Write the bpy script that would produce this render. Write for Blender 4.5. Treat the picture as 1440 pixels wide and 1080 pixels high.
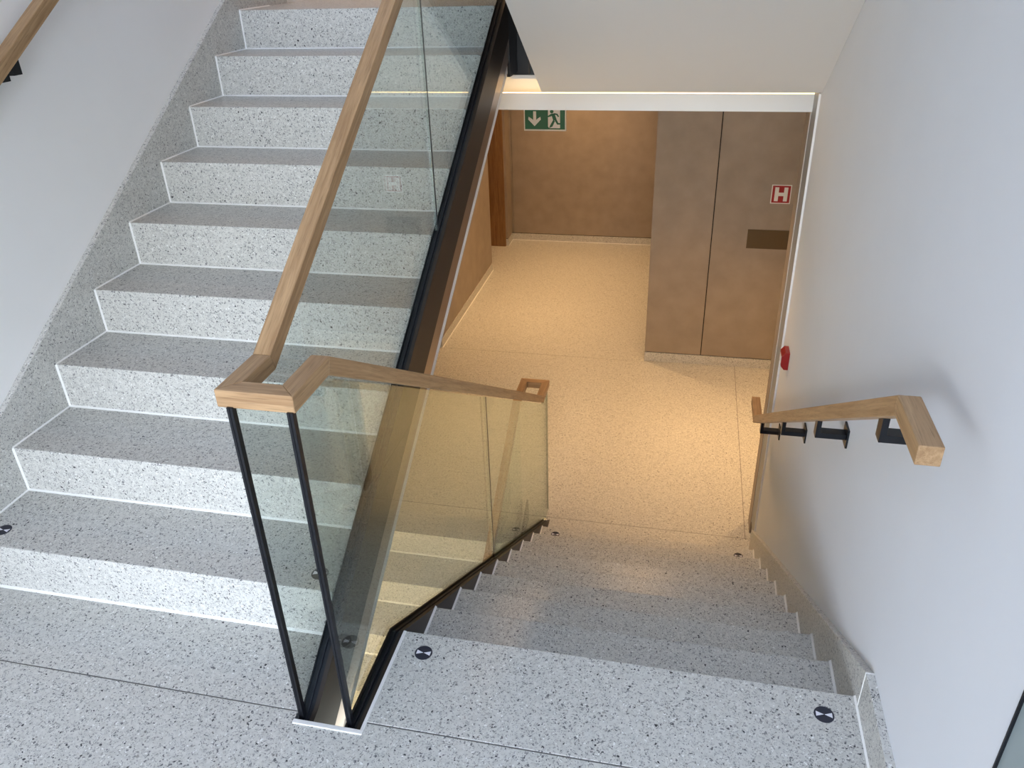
import bpy, bmesh, math
from mathutils import Vector, Matrix

# ------------------------------------------------------------------ scene
for o in list(bpy.data.objects):
    bpy.data.objects.remove(o)
SC = bpy.context.scene
COL = SC.collection
SC.view_settings.view_transform = 'Standard'
SC.view_settings.look = 'None'
SC.view_settings.gamma = 1.0
SC.view_settings.use_curve_mapping = False
SC.view_settings.exposure = 0.0
SC.cycles.use_denoising = True
SC.cycles.max_bounces = 10
SC.cycles.diffuse_bounces = 6
SC.cycles.glossy_bounces = 5
SC.cycles.transparent_max_bounces = 24
SC.cycles.caustics_reflective = False
SC.cycles.caustics_refractive = False

# ------------------------------------------------------------------ camera
cam_d = bpy.data.cameras.new('camera')
cam = bpy.data.objects.new('camera', cam_d)
COL.objects.link(cam)
YAW, PITCH, ROLL, FPX = 0.2289, 0.5034, 0.0343, 1115.8
cy_, sy_ = math.cos(YAW), math.sin(YAW)
cp_, sp_ = math.cos(PITCH), math.sin(PITCH)
cr_, sr_ = math.cos(ROLL), math.sin(ROLL)
Rz = Matrix(((cy_, -sy_, 0), (sy_, cy_, 0), (0, 0, 1)))
Rx = Matrix(((1, 0, 0), (0, cp_, sp_), (0, -sp_, cp_)))
Ry = Matrix(((cr_, 0, sr_), (0, 1, 0), (-sr_, 0, cr_)))
R = Rz @ Rx @ Ry
ex, ey, ez = R.col[0], R.col[1], R.col[2]      # right, forward, up
M4 = Matrix(((ex[0], ez[0], -ey[0], 0.4856), (ex[1], ez[1], -ey[1], -1.5476),
             (ex[2], ez[2], -ey[2], 1.7026), (0, 0, 0, 1)))
cam.matrix_world = M4
cam_d.sensor_fit = 'HORIZONTAL'
cam_d.sensor_width = 36.0
cam_d.lens = FPX / 1440 * 36.0
cam_d.clip_start = 0.02
cam_d.clip_end = 100
SC.camera = cam

# ------------------------------------------------------------------ daylight
SKY_STRENGTH = 12.4
W = bpy.data.worlds.new('daylight'); SC.world = W
W.use_nodes = True
nt = W.node_tree; nt.nodes.clear()
tc = nt.nodes.new('ShaderNodeTexCoord')
sx = nt.nodes.new('ShaderNodeSeparateXYZ')
mr = nt.nodes.new('ShaderNodeMapRange')
mr.inputs['From Min'].default_value = -1; mr.inputs['From Max'].default_value = 1
rmp = nt.nodes.new('ShaderNodeValToRGB')          # dull ground, pale horizon, blue zenith
el = rmp.color_ramp.elements
el[0].position = 0.0; el[0].color = (0.28, 0.29, 0.27, 1)
el[1].position = 1.0; el[1].color = (0.50, 0.66, 0.98, 1)
for p_, c_ in ((0.485, (0.32, 0.33, 0.31)), (0.515, (1.08, 1.14, 1.17)), (0.64, (0.88, 1.0, 1.22)), (0.80, (0.56, 0.74, 1.12))):
    e_ = el.new(p_); e_.color = (*c_, 1)
bg = nt.nodes.new('ShaderNodeBackground'); bg.inputs['Strength'].default_value = SKY_STRENGTH
ow = nt.nodes.new('ShaderNodeOutputWorld')
nt.links.new(tc.outputs['Generated'], sx.inputs[0])
nt.links.new(sx.outputs['Z'], mr.inputs['Value'])
nt.links.new(mr.outputs['Result'], rmp.inputs['Fac'])
nt.links.new(rmp.outputs['Color'], bg.inputs['Color'])
nt.links.new(bg.outputs[0], ow.inputs[0])

YW = -1.35                       # behind this line an added, unseen glazed lobby brings daylight in sideways
LOB = (-4.6, 3.6)                # side walls of the added lobby
YB = -6.00                       # inner face of the glazed wall behind the camera
WIN = (-4.3, 3.4, 0.30, 2.30)   # x0, x1, z0, z1 of the daylight opening
pl = bpy.data.lights.new('window_portal', 'AREA')
pl.shape = 'RECTANGLE'; pl.size = WIN[1] - WIN[0]; pl.size_y = WIN[3] - WIN[2]
pl.cycles.is_portal = True
po = bpy.data.objects.new('window_portal', pl)
po.location = ((WIN[0] + WIN[1]) / 2, YB - 0.12, (WIN[2] + WIN[3]) / 2)
po.rotation_euler = (math.radians(90), 0, 0)
COL.objects.link(po)
WIN2 = (-1.60, 1.20, 3.02, 4.45)  # added upper window, unseen, in the wall line YW
pl2 = bpy.data.lights.new('added_upper_window_portal', 'AREA')
pl2.shape = 'RECTANGLE'; pl2.size = WIN2[1] - WIN2[0]; pl2.size_y = WIN2[3] - WIN2[2]
pl2.cycles.is_portal = True
po2 = bpy.data.objects.new('added_upper_window_portal', pl2)
po2.location = ((WIN2[0] + WIN2[1]) / 2, YW - 0.12, (WIN2[2] + WIN2[3]) / 2)
po2.rotation_euler = (math.radians(90), 0, 0)
COL.objects.link(po2)
ROOF = (0.0, 1.0, -2.70, -1.42)  # x0, x1, y0, y1 of the added, unseen rooflight in the lobby ceiling
pl4 = bpy.data.lights.new('added_rooflight_portal', 'AREA')
pl4.shape = 'RECTANGLE'; pl4.size = ROOF[1] - ROOF[0]; pl4.size_y = ROOF[3] - ROOF[2]
pl4.cycles.is_portal = True
po4 = bpy.data.objects.new('added_rooflight_portal', pl4)
po4.location = ((ROOF[0] + ROOF[1]) / 2, (ROOF[2] + ROOF[3]) / 2, 2.94)
COL.objects.link(po4)

WARM = (1.0, 0.60, 0.27)
DOWNLIGHT_W = 16.6
LED_STRENGTH = 4.0

# ------------------------------------------------------------------ dimensions
H = 0.165                        # riser
TU, TD = 0.2722, 0.2662          # tread depth of the up / down flight
Y0L, Y0R = -0.0668, -0.0141      # first riser up, first nosing down
XL, XLW = -1.59, -1.61           # left skirting face, left wall face
XR, XRW = 1.0, 1.02              # right skirting face, right wall face
XA0, XA1 = -0.387, -0.345        # left stringer
XB0, XB1 = -0.258, -0.214        # right stringer
F = -9 * H                       # lower hall floor
U = 9 * H                        # upper hall floor
YJ = -0.3249

# ------------------------------------------------------------------ materials
def new_mat(name):
    m = bpy.data.materials.new(name); m.use_nodes = True
    n = m.node_tree; b = n.nodes['Principled BSDF']
    return m, n, b

def plain(name, col, rough=0.6, metal=0.0, spec=0.5, bump=0.0, bscale=200, var=0.0, vscale=3):
    m, n, b = new_mat(name)
    b.inputs['Base Color'].default_value = (*col, 1)
    b.inputs['Roughness'].default_value = rough
    b.inputs['Metallic'].default_value = metal
    b.inputs['Specular IOR Level'].default_value = spec
    g = n.nodes.new('ShaderNodeNewGeometry')
    if var:
        t = n.nodes.new('ShaderNodeTexNoise'); t.inputs['Scale'].default_value = vscale
        t.inputs['Detail'].default_value = 6
        n.links.new(g.outputs['Position'], t.inputs['Vector'])
        mrr = n.nodes.new('ShaderNodeMapRange')
        mrr.inputs['From Min'].default_value = 0.3; mrr.inputs['From Max'].default_value = 0.7
        mrr.inputs['To Min'].default_value = 1 - var; mrr.inputs['To Max'].default_value = 1 + var
        n.links.new(t.outputs['Fac'], mrr.inputs['Value'])
        vm = n.nodes.new('ShaderNodeVectorMath'); vm.operation = 'SCALE'
        vm.inputs[0].default_value = col
        n.links.new(mrr.outputs['Result'], vm.inputs['Scale'])
        n.links.new(vm.outputs['Vector'], b.inputs['Base Color'])
    if bump:
        t2 = n.nodes.new('ShaderNodeTexNoise'); t2.inputs['Scale'].default_value = bscale
        t2.inputs['Detail'].default_value = 3
        n.links.new(g.outputs['Position'], t2.inputs['Vector'])
        bp = n.nodes.new('ShaderNodeBump'); bp.inputs['Strength'].default_value = bump
        bp.inputs['Distance'].default_value = 0.002
        n.links.new(t2.outputs['Fac'], bp.inputs['Height'])
        n.links.new(bp.outputs['Normal'], b.inputs['Normal'])
    return m

def terrazzo(name):
    m, n, b = new_mat(name)
    L = n.links.new
    g = n.nodes.new('ShaderNodeNewGeometry')
    # slightly warped coordinates give the chips broken outlines
    wn = n.nodes.new('ShaderNodeTexNoise'); wn.inputs['Scale'].default_value = 130
    wn.inputs['Detail'].default_value = 1
    L(g.outputs['Position'], wn.inputs['Vector'])
    ws = n.nodes.new('ShaderNodeVectorMath'); ws.operation = 'MULTIPLY_ADD'
    ws.inputs[1].default_value = (0.012,) * 3
    L(wn.outputs['Color'], ws.inputs[0]); L(g.outputs['Position'], ws.inputs[2])
    base = n.nodes.new('ShaderNodeTexNoise'); base.inputs['Scale'].default_value = 60
    base.inputs['Detail'].default_value = 4
    L(g.outputs['Position'], base.inputs['Vector'])
    cr = n.nodes.new('ShaderNodeValToRGB')
    cr.color_ramp.elements[0].position = 0.3; cr.color_ramp.elements[0].color = (0.55, 0.547, 0.515, 1)
    cr.color_ramp.elements[1].position = 0.7; cr.color_ramp.elements[1].color = (0.67, 0.663, 0.625, 1)
    L(base.outputs['Fac'], cr.inputs['Fac'])
    prev = cr.outputs['Color']

    def layer(prev, scale, size, frac, stops):
        v = n.nodes.new('ShaderNodeTexVoronoi'); v.inputs['Scale'].default_value = scale
        v.inputs['Randomness'].default_value = 1.0
        L(ws.outputs[0], v.inputs['Vector'])
        sep = n.nodes.new('ShaderNodeSeparateColor'); L(v.outputs['Color'], sep.inputs[0])
        lt = n.nodes.new('ShaderNodeMath'); lt.operation = 'LESS_THAN'
        # chip size varies from cell to cell
        sm = n.nodes.new('ShaderNodeMath'); sm.operation = 'MULTIPLY_ADD'
        sm.inputs[1].default_value = size; sm.inputs[2].default_value = size * 0.45
        L(sep.outputs[2], sm.inputs[0])
        L(v.outputs['Distance'], lt.inputs[0]); L(sm.outputs[0], lt.inputs[1])
        pick = n.nodes.new('ShaderNodeMath'); pick.operation = 'LESS_THAN'
        pick.inputs[1].default_value = frac
        L(sep.outputs[0], pick.inputs[0])
        mu = n.nodes.new('ShaderNodeMath'); mu.operation = 'MULTIPLY'
        L(lt.outputs[0], mu.inputs[0]); L(pick.outputs[0], mu.inputs[1])
        ramp = n.nodes.new('ShaderNodeValToRGB'); ramp.color_ramp.interpolation = 'CONSTANT'
        el = ramp.color_ramp.elements
        el[0].position = stops[0][0]; el[0].color = (*stops[0][1], 1)
        el[1].position = stops[1][0]; el[1].color = (*stops[1][1], 1)
        for p, c in stops[2:]:
            e = el.new(p); e.color = (*c, 1)
        L(sep.outputs[1], ramp.inputs['Fac'])
        mix = n.nodes.new('ShaderNodeMix'); mix.data_type = 'RGBA'
        L(mu.outputs[0], mix.inputs['Factor']); L(prev, mix.inputs['A']); L(ramp.outputs['Color'], mix.inputs['B'])
        return mix.outputs['Result']

    prev = layer(prev, 260, 0.46, 0.50, [(0, (0.42, 0.42, 0.41)), (0.4, (0.33, 0.33, 0.32)), (0.75, (0.48, 0.46, 0.43)), (0.92, (0.82, 0.82, 0.80))])
    prev = layer(prev, 175, 0.38, 0.36, [(0, (0.16, 0.16, 0.165)), (0.35, (0.25, 0.25, 0.25)), (0.75, (0.33, 0.32, 0.30)), (0.93, (0.84, 0.84, 0.82))])
    prev = layer(prev, 105, 0.26, 0.13, [(0, (0.035, 0.035, 0.04)), (0.55, (0.12, 0.12, 0.125)), (0.85, (0.22, 0.215, 0.20))])
    L(prev, b.inputs['Base Color'])
    b.inputs['Roughness'].default_value = 0.32
    b.inputs['Specular IOR Level'].default_value = 0.42
    return m

def oak(name, c0, c1, axis='Y', rough=0.42, slope=0.0):
    m, n, b = new_mat(name); L = n.links.new
    g = n.nodes.new('ShaderNodeTexCoord')
    mp = n.nodes.new('ShaderNodeMapping')
    sc = {'X': (1.6, 38, 38), 'Y': (38, 1.6, 38), 'Z': (38, 38, 1.6)}[axis]
    mp.inputs['Scale'].default_value = sc
    rot = n.nodes.new('ShaderNodeMapping'); rot.inputs['Rotation'].default_value = (-math.atan(slope), 0, 0)
    L(g.outputs['Object'], rot.inputs['Vector'])
    L(rot.outputs['Vector'], mp.inputs['Vector'])
    t = n.nodes.new('ShaderNodeTexNoise'); t.inputs['Scale'].default_value = 2.2
    t.inputs['Detail'].default_value = 8; t.inputs['Roughness'].default_value = 0.62
    t.inputs['Distortion'].default_value = 0.6
    L(mp.outputs['Vector'], t.inputs['Vector'])
    r = n.nodes.new('ShaderNodeValToRGB')
    r.color_ramp.elements[0].position = 0.32; r.color_ramp.elements[0].color = (*c0, 1)
    r.color_ramp.elements[1].position = 0.68; r.color_ramp.elements[1].color = (*c1, 1)
    L(t.outputs['Fac'], r.inputs['Fac'])
    # fine dark pores
    mp2 = n.nodes.new('ShaderNodeMapping')
    mp2.inputs['Scale'].default_value = tuple(s * 6 for s in sc)
    L(rot.outputs['Vector'], mp2.inputs['Vector'])
    t2 = n.nodes.new('ShaderNodeTexNoise'); t2.inputs['Scale'].default_value = 2; t2.inputs['Detail'].default_value = 2
    L(mp2.outputs['Vector'], t2.inputs['Vector'])
    mr2 = n.nodes.new('ShaderNodeMapRange'); mr2.inputs['From Min'].default_value = 0.28; mr2.inputs['From Max'].default_value = 0.45
    mr2.inputs['To Min'].default_value = 0.72; mr2.inputs['To Max'].default_value = 1.0
    L(t2.outputs['Fac'], mr2.inputs['Value'])
    vm = n.nodes.new('ShaderNodeVectorMath'); vm.operation = 'SCALE'
    L(r.outputs['Color'], vm.inputs[0]); L(mr2.outputs['Result'], vm.inputs['Scale'])
    L(vm.outputs['Vector'], b.inputs['Base Color'])
    b.inputs['Roughness'].default_value = rough
    b.inputs['Specular IOR Level'].default_value = 0.35
    return m

def glass(name, tint):
    m = bpy.data.materials.new(name); m.use_nodes = True
    n = m.node_tree; n.nodes.clear(); L = n.links.new
    tr = n.nodes.new('ShaderNodeBsdfTransparent'); tr.inputs[0].default_value = (*tint, 1)
    gl = n.nodes.new('ShaderNodeBsdfGlossy'); gl.inputs['Roughness'].default_value = 0.0
    gl.inputs['Color'].default_value = (0.92, 1.0, 0.97, 1)
    # waviness of the float glass is left out; only clean mirror reflection
    fr = n.nodes.new('ShaderNodeFresnel')
    # both faces of the pane reflect as air-to-glass (a thin sheet has no inner total reflection)
    gm = n.nodes.new('ShaderNodeNewGeometry'); io = n.nodes.new('ShaderNodeMapRange')
    io.inputs['To Min'].default_value = 1.5; io.inputs['To Max'].default_value = 1 / 1.5
    L(gm.outputs['Backfacing'], io.inputs['Value']); L(io.outputs['Result'], fr.inputs['IOR'])
    mi = n.nodes.new('ShaderNodeMixShader'); o = n.nodes.new('ShaderNodeOutputMaterial')
    L(fr.outputs[0], mi.inputs[0]); L(tr.outputs[0], mi.inputs[1]); L(gl.outputs[0], mi.inputs[2]); L(mi.outputs[0], o.inputs[0])
    return m

def emit(name, col, s):
    m = bpy.data.materials.new(name); m.use_nodes = True
    n = m.node_tree; n.nodes.clear()
    e = n.nodes.new('ShaderNodeEmission'); e.inputs[0].default_value = (*col, 1); e.inputs[1].default_value = s
    o = n.nodes.new('ShaderNodeOutputMaterial'); n.links.new(e.outputs[0], o.inputs[0])
    return m

MT = {
    'terrazzo': terrazzo('polished_terrazzo'),
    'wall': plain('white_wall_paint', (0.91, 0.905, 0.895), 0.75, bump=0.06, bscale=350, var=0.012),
    'wall_r': plain('white_wall_daylight_tint', (0.77, 0.79, 0.83), 0.75, bump=0.06, bscale=350, var=0.012),  # cool tint puts bluish daylight into the white of the right wall
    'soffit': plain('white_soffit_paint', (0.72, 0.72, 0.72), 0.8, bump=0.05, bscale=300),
    'white': plain('white_lacquer', (0.82, 0.82, 0.81), 0.45, var=0.01),
    'sealant': plain('white_sealant', (0.88, 0.88, 0.86), 0.6, var=0.02),
    'grout': plain('grey_joint_filler', (0.22, 0.21, 0.20), 0.8, var=0.05),
    'oak_y': oak('oak_rail', (0.30, 0.175, 0.085), (0.50, 0.325, 0.175), 'Y'),
    'oak_up': oak('oak_rail_rising', (0.30, 0.175, 0.085), (0.50, 0.325, 0.175), 'Y', 0.42, 0.62),
    'oak_dn': oak('oak_rail_falling', (0.30, 0.175, 0.085), (0.50, 0.325, 0.175), 'Y', 0.42, -0.61),
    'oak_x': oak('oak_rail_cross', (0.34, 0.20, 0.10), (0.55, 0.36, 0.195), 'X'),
    'oak_z': oak('oak_door', (0.20, 0.10, 0.035), (0.33, 0.18, 0.07), 'Z', 0.5),
    'clad': plain('tan_board', (0.325, 0.268, 0.212), 0.5, var=0.09, vscale=7, bump=0.05, bscale=220),
    'black': plain('black_steel', (0.006, 0.007, 0.010), 0.35, 0.0, 0.35, var=0.1),
    'bronze': plain('dark_bronze_steel', (0.040, 0.030, 0.024), 0.42, 0.35, 0.4, var=0.1),
    'bronze2': plain('satin_bronze_steel', (0.36, 0.29, 0.24), 0.30, 0.9, var=0.05),
    'alu': plain('grey_aluminium', (0.34, 0.36, 0.38), 0.5, 0.2, var=0.02),
    'glass': glass('clear_glass', (0.875, 0.905, 0.89)),
    'glass_edge': plain('green_glass_edge', (0.02, 0.06, 0.055), 0.15, var=0.05),
    'panel': plain('grey_green_glass', (0.31, 0.37, 0.38), 0.3, var=0.02),
    'red': plain('red_plastic', (0.30, 0.012, 0.012), 0.35, var=0.02),
    'sgreen': plain('sign_green', (0.0, 0.125, 0.062), 0.4, var=0.01),
    'swhite': plain('sign_white', (0.80, 0.82, 0.80), 0.4, var=0.01),
    'sred': plain('sign_red', (0.32, 0.005, 0.009), 0.4, var=0.01),
    'plate': plain('brass_brown_plate', (0.125, 0.09, 0.05), 0.35, 0.5, var=0.05),
    'disc': plain('dark_navy_sticker', (0.022, 0.024, 0.04), 0.5, var=0.05),
    'discw': plain('white_sticker_print', (0.78, 0.78, 0.85), 0.5, var=0.01),
    'dark': plain('dark_gap', (0.015, 0.012, 0.01), 0.9, var=0.05),
    'led': emit('warm_led', (1.0, 0.66, 0.32), LED_STRENGTH),
    'lamp': emit('warm_lamp_disc', (1.0, 0.72, 0.42), 8.0),
}

# ------------------------------------------------------------------ helpers
def link(name, me, mat, parent=None):
    o = bpy.data.objects.new(name, me)
    COL.objects.link(o)
    if mat is not None and len(me.materials) == 0:
        me.materials.append(MT[mat] if isinstance(mat, str) else mat)
    if parent is not None:
        o.parent = parent
    return o

def tag(o, label=None, cat=None, group=None, kind=None):
    if label: o['label'] = label
    if cat: o['category'] = cat
    if group: o['group'] = group
    if kind: o['kind'] = kind
    return o

def empty(name, loc=(0, 0, 0)):
    o = bpy.data.objects.new(name, None); o.empty_display_size = 0.1
    COL.objects.link(o)
    o.location = loc
    return o

class MB:
    """collects boxes / prisms in world coordinates and links them as one mesh"""
    def __init__(s):
        s.v, s.f, s.mi = [], [], []
    def add(s, v, f, mi=0):
        b = len(s.v); s.v += [tuple(q) for q in v]; s.f += [tuple(b + i for i in q) for q in f]; s.mi += [mi] * len(f)
        return s
    def box(s, x0, x1, y0, y1, z0, z1, mi=0):
        v = [(x0, y0, z0), (x1, y0, z0), (x1, y1, z0), (x0, y1, z0), (x0, y0, z1), (x1, y0, z1), (x1, y1, z1), (x0, y1, z1)]
        return s.add(v, [(3, 2, 1, 0), (4, 5, 6, 7), (0, 1, 5, 4), (1, 2, 6, 5), (2, 3, 7, 6), (3, 0, 4, 7)], mi)
    def prism(s, axis, a, b, poly, mi=0, side_mi=None):
        """poly: list of (p,q); axis X -> (y,z), Y -> (x,z), Z -> (x,y)"""
        def P(t, p, q): return {'X': (t, p, q), 'Y': (p, t, q), 'Z': (p, q, t)}[axis]
        n = len(poly)
        v = [P(a, *p) for p in poly] + [P(b, *p) for p in poly]
        s.add(v, [tuple(range(n)), tuple(range(2 * n - 1, n - 1, -1))], mi)
        base = len(s.v) - 2 * n
        for i in range(n):
            j = (i + 1) % n
            s.f.append((base + i, base + n + i, base + n + j, base + j)); s.mi.append(mi if side_mi is None else side_mi)
        return s
    def build(s, name, mat, parent=None, bevel=0, mats=None, smooth=False, segs=2):
        me = bpy.data.meshes.new(name)
        org = Vector(parent.matrix_world.translation) if parent is not None else Vector((0, 0, 0))
        if parent is not None:
            org = world_of(parent)
        me.from_pydata([tuple(Vector(q) - org) for q in s.v], [], s.f)
        bm = bmesh.new(); bm.from_mesh(me)
        bmesh.ops.recalc_face_normals(bm, faces=bm.faces)
        bm.to_mesh(me); bm.free()
        for m in (mats or [mat]): me.materials.append(MT[m])
        for p, k in zip(me.polygons, s.mi): p.material_index = k
        me.update()
        o = bpy.data.objects.new(name, me); COL.objects.link(o)
        if parent is not None: o.parent = parent
        if bevel:
            md = o.modifiers.new('bevel', 'BEVEL'); md.width = bevel; md.segments = segs
            md.limit_method = 'ANGLE'; md.angle_limit = math.radians(35)
        return o

def world_of(o):
    p = Vector(o.location)
    while o.parent is not None:
        o = o.parent; p += Vector(o.location)
    return p

def bx(name, mat, x0, x1, y0, y1, z0, z1, parent=None, bevel=0):
    return MB().box(x0, x1, y0, y1, z0, z1).build(name, mat, parent, bevel)

def sweep(path, w, h, up=Vector((0, 0, 1))):
    """rectangular bar with mitred corners along a polyline whose bends stay plumb"""
    path = [Vector(p) for p in path]
    n = len(path); rings = []
    for i in range(n):
        d0 = (path[i] - path[i - 1]).normalized() if i else None
        d1 = (path[i + 1] - path[i]).normalized() if i < n - 1 else None
        if d0 is None: d0 = d1
        if d1 is None: d1 = d0
        def frame(d):
            s_ = d.cross(up)
            if s_.length < 1e-4: s_ = Vector((1, 0, 0))
            s_.normalize(); u_ = s_.cross(d).normalized()
            return s_, u_
        s_, u_ = frame(d0)
        m = (d0 + d1).normalized()
        ring = []
        for a, b in ((-1, -1), (1, -1), (1, 1), (-1, 1)):
            q = path[i] + s_ * a * w / 2 + u_ * b * h / 2
            # slide along d0 onto the mitre plane
            t = (path[i] - q).dot(m) / d0.dot(m)
            ring.append(q + d0 * t)
        rings.append(ring)
    return rings

def add_sweep(mb, path, w, h, mi=0):
    r = sweep(path, w, h); b = len(mb.v)
    for ring in r: mb.v += [tuple(q) for q in ring]
    for i in range(len(r) - 1):
        for k in range(4):
            j = (k + 1) % 4
            mb.f.append((b + 4 * i + k, b + 4 * i + j, b + 4 * (i + 1) + j, b + 4 * (i + 1) + k)); mb.mi.append(mi)
    mb.f.append((b, b + 1, b + 2, b + 3)); mb.mi.append(mi)
    e = b + 4 * (len(r) - 1)
    mb.f.append((e + 3, e + 2, e + 1, e)); mb.mi.append(mi)
    return mb

# ================================================================== SETTING
def struct(o): o['kind'] = 'structure'; return o

# --- landing floor (slabs with one open joint)
floor1 = struct(empty('floor', (0, 0, 0)))
tag(floor1, 'grey speckled terrazzo half landing in the foreground')
sl = MB().prism('Z', -0.05, 0, [(XLW, YJ - 0.0025), (XLW, YW), (LOB[0], YW), (LOB[0], YB), (LOB[1], YB), (LOB[1], YW), (1.05, YW), (1.05, -0.62), (XRW, -0.62), (XRW, YJ - 0.0025), (-0.205, YJ - 0.0025), (-0.205, -0.362), (-0.392, -0.362), (-0.392, YJ - 0.0025)])
sl.build('slab', 'terrazzo', floor1)
bx('slab', 'terrazzo', XLW, -0.392, YJ + 0.0025, Y0L + 0.05, -0.05, 0, floor1)
bx('slab', 'terrazzo', -0.206, XRW, YJ + 0.0025, Y0R, -0.05, 0, floor1, 0.0015)
g = MB(); g.box(XLW, -0.392, YJ - 0.003, YJ + 0.003, -0.05, -0.0025); g.box(-0.206, XRW, YJ - 0.003, YJ + 0.003, -0.05, -0.0025)
g.build('joint_filler', 'grout', floor1)
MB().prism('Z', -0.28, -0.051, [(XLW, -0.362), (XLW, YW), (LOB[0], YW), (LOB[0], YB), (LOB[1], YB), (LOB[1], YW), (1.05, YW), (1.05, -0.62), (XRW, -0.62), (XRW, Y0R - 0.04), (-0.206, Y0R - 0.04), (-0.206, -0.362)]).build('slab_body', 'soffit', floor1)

# --- lower hall floor
floor2 = struct(empty('floor', (0, 3.0, F)))
tag(floor2, 'warm lit terrazzo floor of the lower hall')
J = 0.002
def fslab(x0, x1, y0, y1): bx('slab', 'terrazzo', x0, x1, y0, y1, F - 0.05, F, floor2)
LY0 = 2.104                      # top nosing of the lower flight
fslab(XL, -0.39, LY0, 2.4107 - J); fslab(-0.388, XRW, 2.06, 2.4107 - J)
XJ2 = 0.9819
for y0, y1 in ((2.4107 + J, 4.6658 - J), (4.6658 + J, 7.75)):
    fslab(-2.0, XJ2 - J, y0, y1)
    fslab(XJ2 + J, 2.6, y0, y1)
g = MB(); g.box(-2.0, 2.6, 2.4107 - J, 2.4107 + J, F - 0.05, F - 0.0012); g.box(-2.0, 2.6, 4.6658 - J, 4.6658 + J, F - 0.05, F - 0.0012)
g.box(XJ2 - J, XJ2 + J, 2.4107, 7.75, F - 0.05, F - 0.0012)
g.build('joint_filler', 'grout', floor2)
bx('slab_body', 'soffit', -2.0, 2.6, 2.35, 7.75, F - 0.3, F - 0.051, floor2)

# --- lower half landing
struct(bx('floor', 'terrazzo', XLW, 1.25, YW - 1.0, -0.05, -18 * H - 0.2, -18 * H))

# --- upper hall floor
up = struct(bx('floor', 'terrazzo', XLW, 2.6, 2.405, 7.75, 1.34, U))
struct(bx('ceiling', 'soffit', XLW, 2.6, 2.64, 7.75, 1.0, 1.06))
struct(bx('ceiling', 'clad', XLW, 2.6, 2.2, 7.75, 3.9, 4.0))
struct(bx('ceiling', 'clad', -1.85, 1.4, YW - 0.2, 2.3, 4.5, 4.6))

# --- left wall
struct(bx('wall_left', 'wall', -1.85, XLW, YW, 2.62, -3.3, 4.6))
struct(bx('wall_left', 'wall', -1.85, XLW, 2.62, 7.75, 1.0, 4.6))
# --- right wall, ends beyond the lower stair foot
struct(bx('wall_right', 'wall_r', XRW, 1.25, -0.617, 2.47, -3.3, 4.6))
wr = struct(bx('wall_right', 'clad', XRW - 0.012, 1.25, 2.472, 2.60, F, 1.0))
# --- glazed wall and side walls of the added lobby behind the camera
wb = struct(empty('wall_back', (0, YB, 0)))
bx('panel', 'clad', LOB[0] - 0.2, WIN[0], YB - 0.2, YB, 0, 2.72, wb)
bx('panel', 'clad', WIN[1], LOB[1] + 0.2, YB - 0.2, YB, 0, 2.72, wb)
bx('panel', 'clad', WIN[0], WIN[1], YB - 0.2, YB, WIN[3], 2.72, wb)
bx('panel', 'clad', WIN[0], WIN[1], YB - 0.2, YB, 0, WIN[2], wb)
struct(bx('wall_left', 'wall', LOB[0] - 0.2, LOB[0], YB, YW - 0.05, 0, 2.72))
struct(bx('wall_left', 'wall', LOB[0], -1.85, YW - 0.1, YW - 0.05, 0, 2.72))
struct(bx('wall_right', 'wall', LOB[1], LOB[1] + 0.2, YB, YW + 0.2, 0, 2.72))
struct(bx('wall_right', 'wall', 1.05, LOB[1], YW, YW + 0.2, 0, 2.72))
struct(bx('wall_back', 'clad', -1.85, 1.4, YW - 1.2, YW - 1.0, -3.3, -0.29))
wb2 = struct(empty('wall_back', (0, YW, 3)))
bx('panel', 'clad', -1.85, 1.4, YW - 0.2, YW, 2.96, WIN2[2], wb2)
bx('panel', 'clad', -1.85, 1.4, YW - 0.2, YW, WIN2[3], 4.6, wb2)
bx('panel', 'clad', -1.85, WIN2[0], YW - 0.2, YW, WIN2[2], WIN2[3], wb2)
bx('panel', 'clad', WIN2[1], 1.4, YW - 0.2, YW, WIN2[2], WIN2[3], wb2)
w3 = struct(empty('window_added_upper', (0, YW - 0.1, 3)))  # added window, unseen, to brighten the upper wall and risers
fr = MB()
for x in (WIN2[0] + 0.025, (WIN2[0] + WIN2[1]) / 2, WIN2[1] - 0.025): fr.box(x - 0.025, x + 0.025, YW - 0.14, YW - 0.06, WIN2[2], WIN2[3])
for z in (WIN2[2] + 0.025, WIN2[3] - 0.025): fr.box(WIN2[0], WIN2[1], YW - 0.14, YW - 0.06, z - 0.025, z + 0.025)
fr.build('window_frame', 'alu', w3)
struct(bx('wall_right', 'clad', 1.25, 1.4, YW - 0.2, 2.3, 2.96, 4.6))
struct(bx('wall_right', 'clad', 1.06, 1.4, YW - 1.0, -0.615, -3.3, -0.29))
struct(bx('wall_left', 'clad', -1.85, XLW - 0.001, YW - 1.0, YW - 0.001, -3.3, -0.29))
wn_ = struct(empty('window_1', (0, YB - 0.1, 0)))
fr = MB()
for x in [WIN[0] + 0.025 + k * (WIN[1] - WIN[0] - 0.05) / 5 for k in range(6)]:
    fr.box(x - 0.025, x + 0.025, YB - 0.14, YB - 0.06, WIN[2], WIN[3])
for z in (WIN[2] + 0.025, WIN[3] - 0.025):
    fr.box(WIN[0] + 0.05, WIN[1] - 0.05, YB - 0.14, YB - 0.06, z - 0.025, z + 0.025)
fr.build('window_frame', 'alu', wn_)

# --- grey-green glazing that takes over where the right wall ends
w2 = struct(empty('window_2', (1.03, -0.62, 0)))
bx('pane', 'panel', 1.022, 1.045, YW, -0.622, 0.0, 2.72, w2)
bx('edge_seal', 'black', 1.018, 1.05, -0.6218, -0.6175, 0.0, 2.72, w2)

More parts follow.
